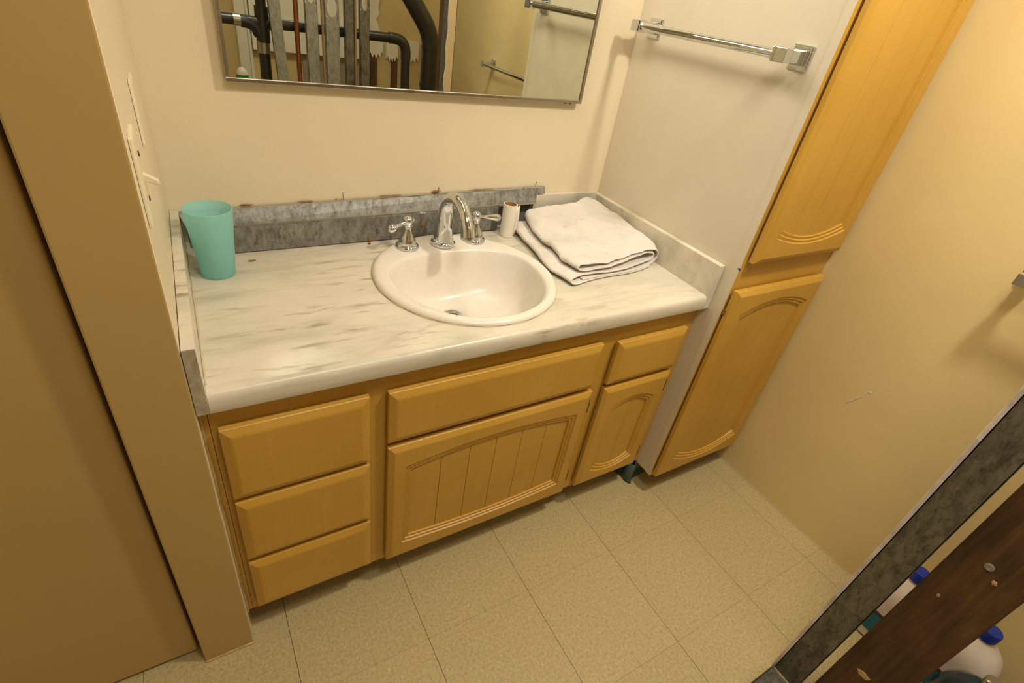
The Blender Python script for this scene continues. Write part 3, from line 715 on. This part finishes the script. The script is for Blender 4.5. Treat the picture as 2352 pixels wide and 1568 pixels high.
# strip of drywall still fixed to that stud, its edge torn
bm = bmesh.new(); rings = []
for k in range(60):
    z = .0005 + (ZT - .0005) * k / 59; j = .0020 * math.sin(k * 1.9) + .0015 * math.sin(k * 4.7 + 1)
    rings.append([(1.192 + j, -1.2208, z), (1.2290, -1.2208, z), (1.2290, -1.2130, z), (1.194 + j * 1.3, -1.2130, z), (1.191 + j, -1.2150, z)])
loops(bm, rings, True, True)
dw = tag(obj('drywall_strip', bm, [M['gypsum'], M['wall']]), 'torn strip of cream drywall along the edge of the dark steel stud', 'drywall')
for p in dw.data.polygons:
    if p.normal.y > .9 or p.normal.x > .9: p.material_index = 1
ws = empty('wood_stud', (1.255, -1.361, 0), 'dark brown timber stud beside the steel stud in the lower right corner', 'stud')
P(ws, obj('timber', B(1.236, 1.274, -1.4205, -1.3005, .0005, ZT), M['lumber'], bevel=.003))
bm = bmesh.new(); lathe(bm, [(.0080, 1.2362), (.0084, 1.2345), (.0075, 1.2330), (.0045, 1.2326), (.0030, 1.2335)], (0, -1.354, .637), 20, 'X'); P(ws, obj('bolt', bm, M['galv_stud'], smooth=True))
bm = bmesh.new(); lathe(bm, [(.0042, 1.2362), (.0044, 1.2350), (.0034, 1.2340)], (0, -1.335, .509), 14, 'X'); P(ws, obj('nail_head', bm, M['nail'], smooth=True))
for i, (y, z, s) in enumerate(((-1.352, .185, (.0020, .014, .010)), (-1.374, .170, (.0020, .006, .012)), (-1.375, .615, (.0015, .004, .006)))):
    bm = bmesh.new(); blob(bm, (1.2355, y, z), s, 60 + i); P(ws, obj('splintered_patch', bm, M['splinter']))

# drain pipes and studs seen in the mirror -----------------------------------------------
YP = -1.70; YS = -1.62
pp = empty('drain_pipe', (.47, YP, 1.1), 'black horizontal drain pipe with an elbow, seen in the mirror', 'pipe')
zh = 1.108
bm = bmesh.new(); tube(bm, [(.10, YP, zh + .004), (1.10, YP, zh)], .0225, 24)
P(pp, obj('horizontal_run', bm, M['abs'], smooth=True))
bm = bmesh.new(); tube(bm, spline([(1.085, YP, zh), (1.115, YP, zh), (1.150, YP, zh - .008), (1.172, YP, zh - .030), (1.179, YP, zh - .062), (1.179, YP, zh - .095)], 5), .0265, 24)
P(pp, obj('elbow', bm, M['abs'], smooth=True))
bm = bmesh.new(); tube(bm, [(1.179, YP, zh - .08), (1.179, YP, .03)], .0235, 24); P(pp, obj('vertical_run', bm, M['abs'], smooth=True))
bm = bmesh.new(); tube(bm, [(.484, YP, 1.75), (.484, YP, 1.16)], .0225, 24); tube(bm, [(.480, YP, 1.06), (.470, YP, .03)], .0250, 24); P(pp, obj('stack', bm, M['abs'], smooth=True))
bm = bmesh.new(); tube(bm, [(.484, YP, 1.175), (.481, YP, 1.03)], .0300, 24); tube(bm, spline([(.395, YP, zh), (.425, YP, zh - .004), (.452, YP, zh - .018), (.468, YP, zh - .05)], 5), .0265, 20); tube(bm, [(.47, YP, zh), (.53, YP, zh)], .0265, 20); P(pp, obj('tee_fitting', bm, M['abs'], smooth=True))
bm = bmesh.new(); tube(bm, [(.479, YP, 1.035), (.477, YP, .985)], .0285, 24)
P(pp, obj('clamp_band', bm, M['steel_band'], smooth=True))
bm = bmesh.new(); tube(bm, [(.362, YP, zh + .003), (.392, YP, zh + .003)], .0262, 24)
P(pp, obj('clamp_band', bm, M['steel_band'], smooth=True))
sp_ = empty('soil_pipe', (1.33, YP, .5), 'thick black drain pipe with a slanted upper branch, seen in the mirror', 'pipe')
bm = bmesh.new(); tube(bm, [(1.325, YP - .01, 1.085), (1.323, YP - .01, .03)], .0490, 30); P(sp_, obj('vertical_run', bm, M['abs'], smooth=True))
bm = bmesh.new(); tube(bm, spline([(1.323, YP - .01, 1.05), (1.320, YP - .01, 1.110), (1.296, YP - .01, 1.175), (1.240, YP - .01, 1.250), (1.140, YP - .01, 1.375), (1.02, YP - .01, 1.53)], 5), [.0465] * 26, 28); P(sp_, obj('slanted_branch', bm, M['abs'], smooth=True))
bm = bmesh.new(); tube(bm, [(1.324, YP - .01, 1.090), (1.324, YP - .01, 1.072)], .0515, 30); P(sp_, obj('coupling', bm, M['abs'], smooth=True)); bm = bmesh.new(); tube(bm, [(1.323, YP - .01, .905), (1.323, YP - .01, .885)], .0520, 30); P(sp_, obj('coupling', bm, M['abs'], smooth=True))
bm = bmesh.new(); tube(bm, [(.628, YP + .045, 1.9), (.620, YP + .045, .03)], .0112, 16)
tag(obj('copper_pipe', bm, M['copper'], smooth=True), 'thin reddish copper pipe standing between the studs, seen in the mirror', 'pipe')
bm = bmesh.new(); stud(bm, .6875, YS, .0005, ZT, .0540, .030, hole=[(1.262, .019, .045)])
tag(obj('metal_stud', bm, M['galv_stud']), 'grey steel stud with a cut out just right of the copper pipe in the mirror', 'stud')
bm = bmesh.new(); stud(bm, .781, YS, .0005, ZT, .0640, .032, hole=[(1.212, .023, .040)])
tag(obj('metal_stud', bm, M['galv_stud']), 'widest grey steel stud with a notched cut out, seen in the mirror', 'stud')
bm = bmesh.new(); stud(bm, .9370, YS, .0005, ZT, .0460, .030, hole=[(1.252, .0150, .036)])
tag(obj('metal_stud', bm, M['galv_dark']), 'dark steel stud left of the torn drywall, seen in the mirror', 'stud')
bm = bmesh.new(); stud(bm, .868, YS - .022, .0005, ZT, .0420, .030)
tag(obj('metal_stud', bm, M['galv_dark']), 'dark narrow steel stud left of the notched dark one, behind it in the mirror', 'stud')
bm = bmesh.new(); hexa(bm, [(.5580, YS - .03, .0005), (.6040, YS - .03, .0005), (.6040, YS, .0005), (.5580, YS, .0005), (.455, YS - .03, ZT), (.505, YS - .03, ZT), (.505, YS, ZT), (.455, YS, ZT)])
for v in bm.verts: v.co.x += .0
tag(obj('metal_stud', bm, M['galv_stud']), 'leaning steel stud left of the copper pipe, seen in the mirror', 'stud')
bm = bmesh.new(); box(bm, .740, .748, YS - .050, YS - .034, .0005, ZT)
tag(obj('timber_batten', bm, M['splinter']), 'thin brown timber edge left of the widest stud, seen in the mirror', 'batten')
bm = bmesh.new(); box(bm, .897, .906, YS - .055, YS - .035, .0005, ZT)
tag(obj('timber_batten', bm, M['splinter']), 'thin tan timber edge left of the notched dark stud, seen in the mirror', 'batten')

# room behind the stud wall --------------------------------------------------------------
d2 = struct(obj('door_2', B(.560, 1.270, YF + .02, YF + .055, .86, 2.05), M['white'], bevel=.003))
bm = bmesh.new()
for a, b, dd in ((.480, .520, .030), (.520, .540, .022), (.540, .556, .034)): box(bm, a, b, YF + .0005, YF + dd, .0005, 2.12)
struct(obj('trim_4', bm, M['white'], bevel=.002))
tub = empty('bathtub', (.95, -2.45, 0), 'greige bathtub in the room behind, seen low in the mirror', 'bathtub')
bm = bmesh.new()
def rr(x0, x1, y0, y1, z, r=.06):
    out = []
    for cx, cy, a0 in ((x1 - r, y0 + r, -PI / 2), (x1 - r, y1 - r, 0), (x0 + r, y1 - r, PI / 2), (x0 + r, y0 + r, PI)):
        for k in range(6): a = a0 + PI / 2 * k / 5; out.append((cx + r * math.cos(a), cy + r * math.sin(a), z))
    return out
loops(bm, [rr(.60, 1.40, -2.68, -2.18, .001), rr(.59, 1.41, -2.69, -2.17, .50), rr(.57, 1.43, -2.695, -2.15, .56, .05), rr(.57, 1.43, -2.695, -2.15, .575, .05), rr(.65, 1.35, -2.64, -2.22, .575), rr(.68, 1.32, -2.61, -2.26, .25), rr(.72, 1.26, -2.56, -2.32, .16)], True, True)
P(tub, obj('shell', bm, M['tub'], smooth=True))
struct(obj('trim_5', B(.86, 1.30, YF + .0005, YF + .012, .30, .855), M['tub']))
bm = bmesh.new(); rings = []
for k in range(40):
    z = .93 + (ZC - .95) * k / 39; j = .010 * math.sin(k * 2.3) + .008 * math.sin(k * .9)
    rings.append([(1.275, YF + .0005, z), (1.275, YF + .013, z), (1.372 + j, YF + .013, z), (1.372 + j * .8, YF + .0005, z)])
loops(bm, rings, True, True); struct(obj('trim_6', bm, M['white']))
for i, (a, b, zb) in enumerate(((1.292, 1.400, .905), (1.425, 1.510, .890), (1.56, 1.665, .895))):
    bm = bmesh.new(); rings = []
    for k in range(16):
        x = a + (b - a) * k / 15; j = .015 * math.sin(k * 1.7 + i) + .02 * math.sin(PI * k / 15)
        rings.append([(x, YF + .0005, 1.00 if i else .99), (x, YF + .022, 1.00 if i else .99), (x, YF + .022, zb - j), (x, YF + .0005, zb - j * .8)])
    loops(bm, rings, True, True)
    tag(obj('drywall_scrap', bm, M['white']), ('torn drywall flap at the elbow of the pipe, left piece, seen in the mirror', 'torn drywall flap behind the pipe elbow, middle piece, seen in the mirror', 'torn drywall flap between the two black pipes, seen in the mirror')[i], 'drywall')
for i, (x, w_) in enumerate(((1.31, .05), (1.465, .045), (1.545, .05))):
    bm = bmesh.new(); box(bm, x, x + w_, YF + .0005, YF + .018, .05, .93)
    tag(obj('timber_batten', bm, M['lumber']), ('dark exposed timber under the left torn drywall flap, seen in the mirror', 'dark exposed timber under the middle torn drywall flap, seen in the mirror', 'dark exposed timber beside the thick pipe, seen in the mirror')[i], 'batten')
gt = empty('spray_bottle', (.415, -2.2, .70), 'white bottle with a green band in the lower left of the mirror', 'bottle')
bm = bmesh.new(); lathe(bm, [(.030, .62), (.030, .805), (.022, .825), (.010, .835)], (.425, -2.2, 0), 24); P(gt, obj('body', bm, M['white'], smooth=True))
bm = bmesh.new(); lathe(bm, [(.0305, .770), (.0310, .772), (.0310, .798), (.0305, .800)], (.425, -2.2, 0), 24); P(gt, obj('green_band', bm, M['green'], smooth=True))
st_ = empty('stool', (.42, -2.22, 0), 'small pale stool under the green banded bottle behind the camera', 'stool')
P(st_, obj('seat', B(.30, .54, -2.34, -2.10, .590, .6195), M['white'], bevel=.004))
for sx in (.315, .505):
    for sy in (-2.325, -2.135): P(st_, obj('leg', B(sx, sx + .022, sy, sy + .022, .0005, .5898), M['white'], bevel=.002))

# jugs on the floor --------------------------------------------------------------------------
def jug(x, y, label, group=None):
    t = empty('bleach_jug', (x, y, 0), label, 'jug', group)
    def rs(rx, ry, z, e=3.2, n=32, ox=0):
        out = []
        for k in range(n):
            a = 2 * PI * k / n; c, s = math.cos(a), math.sin(a)
            out.append((ox + rx * math.copysign(abs(c) ** (2 / e), c), ry * math.copysign(abs(s) ** (2 / e), s), z))
        return out
    bm = bmesh.new(); loops(bm, [rs(.052, .068, .001), rs(.058, .074, .008), rs(.058, .074, .150), rs(.057, .072, .175), rs(.050, .062, .200, 2.6), rs(.036, .045, .222, 2.2), rs(.021, .022, .238, 2), rs(.017, .017, .245, 2), rs(.017, .017, .252, 2)], True, True)
    o = obj('body', bm, M['jug'], t, smooth=True)
    bm = bmesh.new(); tube(bm, spline([(-.005, .040, .222), (-.002, .060, .224), (0, .078, .205), (0, .080, .170), (0, .070, .140)], 5), .011, 14); obj('grip', bm, M['jug'], t, smooth=True)
    bm = bmesh.new(); lathe(bm, [(.0185, .246), (.0225, .247), (.0225, .272), (.0205, .276)], (0, 0, 0), 28); obj('cap', bm, M['blue'], t, smooth=True)
    bm = bmesh.new(); loops(bm, [rs(.0590, .0750, .035), rs(.0592, .0752, .036), rs(.0592, .0752, .100), rs(.0590, .0750, .101)]); l = obj('label_band', bm, M['teal_label'], t)
    bm = bmesh.new(); loops(bm, [rs(.0590, .0750, .1015), rs(.0593, .0753, .102), rs(.0593, .0753, .112), rs(.0590, .0750, .113)]); obj('label_stripe', bm, M['label_dark'], t)
    return t
jug(1.580, -1.281, 'white jug with a blue cap seen in the gap between the two studs', None)
jug(1.580, -1.452, 'white jug with a blue cap below the timber stud at the lower right edge', None)
bt = empty('dark_bottle', (1.40, -1.505, 0), 'dark blue green bottle in the bottom right corner of the picture', 'bottle')
bm = bmesh.new(); lathe(bm, [(.062, .001), (.068, .008), (.068, .185), (.064, .215), (.052, .242), (.032, .262), (.016, .270), (.015, .282)], (1.400, -1.505, 0), 36); P(bt, obj('body', bm, M['darkbottle'], smooth=True))
bm = bmesh.new(); lathe(bm, [(.0165, .282), (.017, .284), (.017, .300), (.014, .303)], (1.400, -1.505, 0), 24); P(bt, obj('cap', bm, M['steel_band'], smooth=True))

# chips and scuffs on the right wall (plaster showing, raised filler)
bm = bmesh.new(); blob(bm, (XR - .0004, -.905, .580), (.0006, .006, .0035), 71); tube(bm, [(XR - .0002, -.862 - .042 * k / 6, .505 + .070 * (k / 6) ** 1.2) for k in range(7)], [.0004, .0012, .0014, .0016, .0014, .0010, .0004], 6)
struct(obj('trim_7', bm, M['gypsum'], smooth=True))
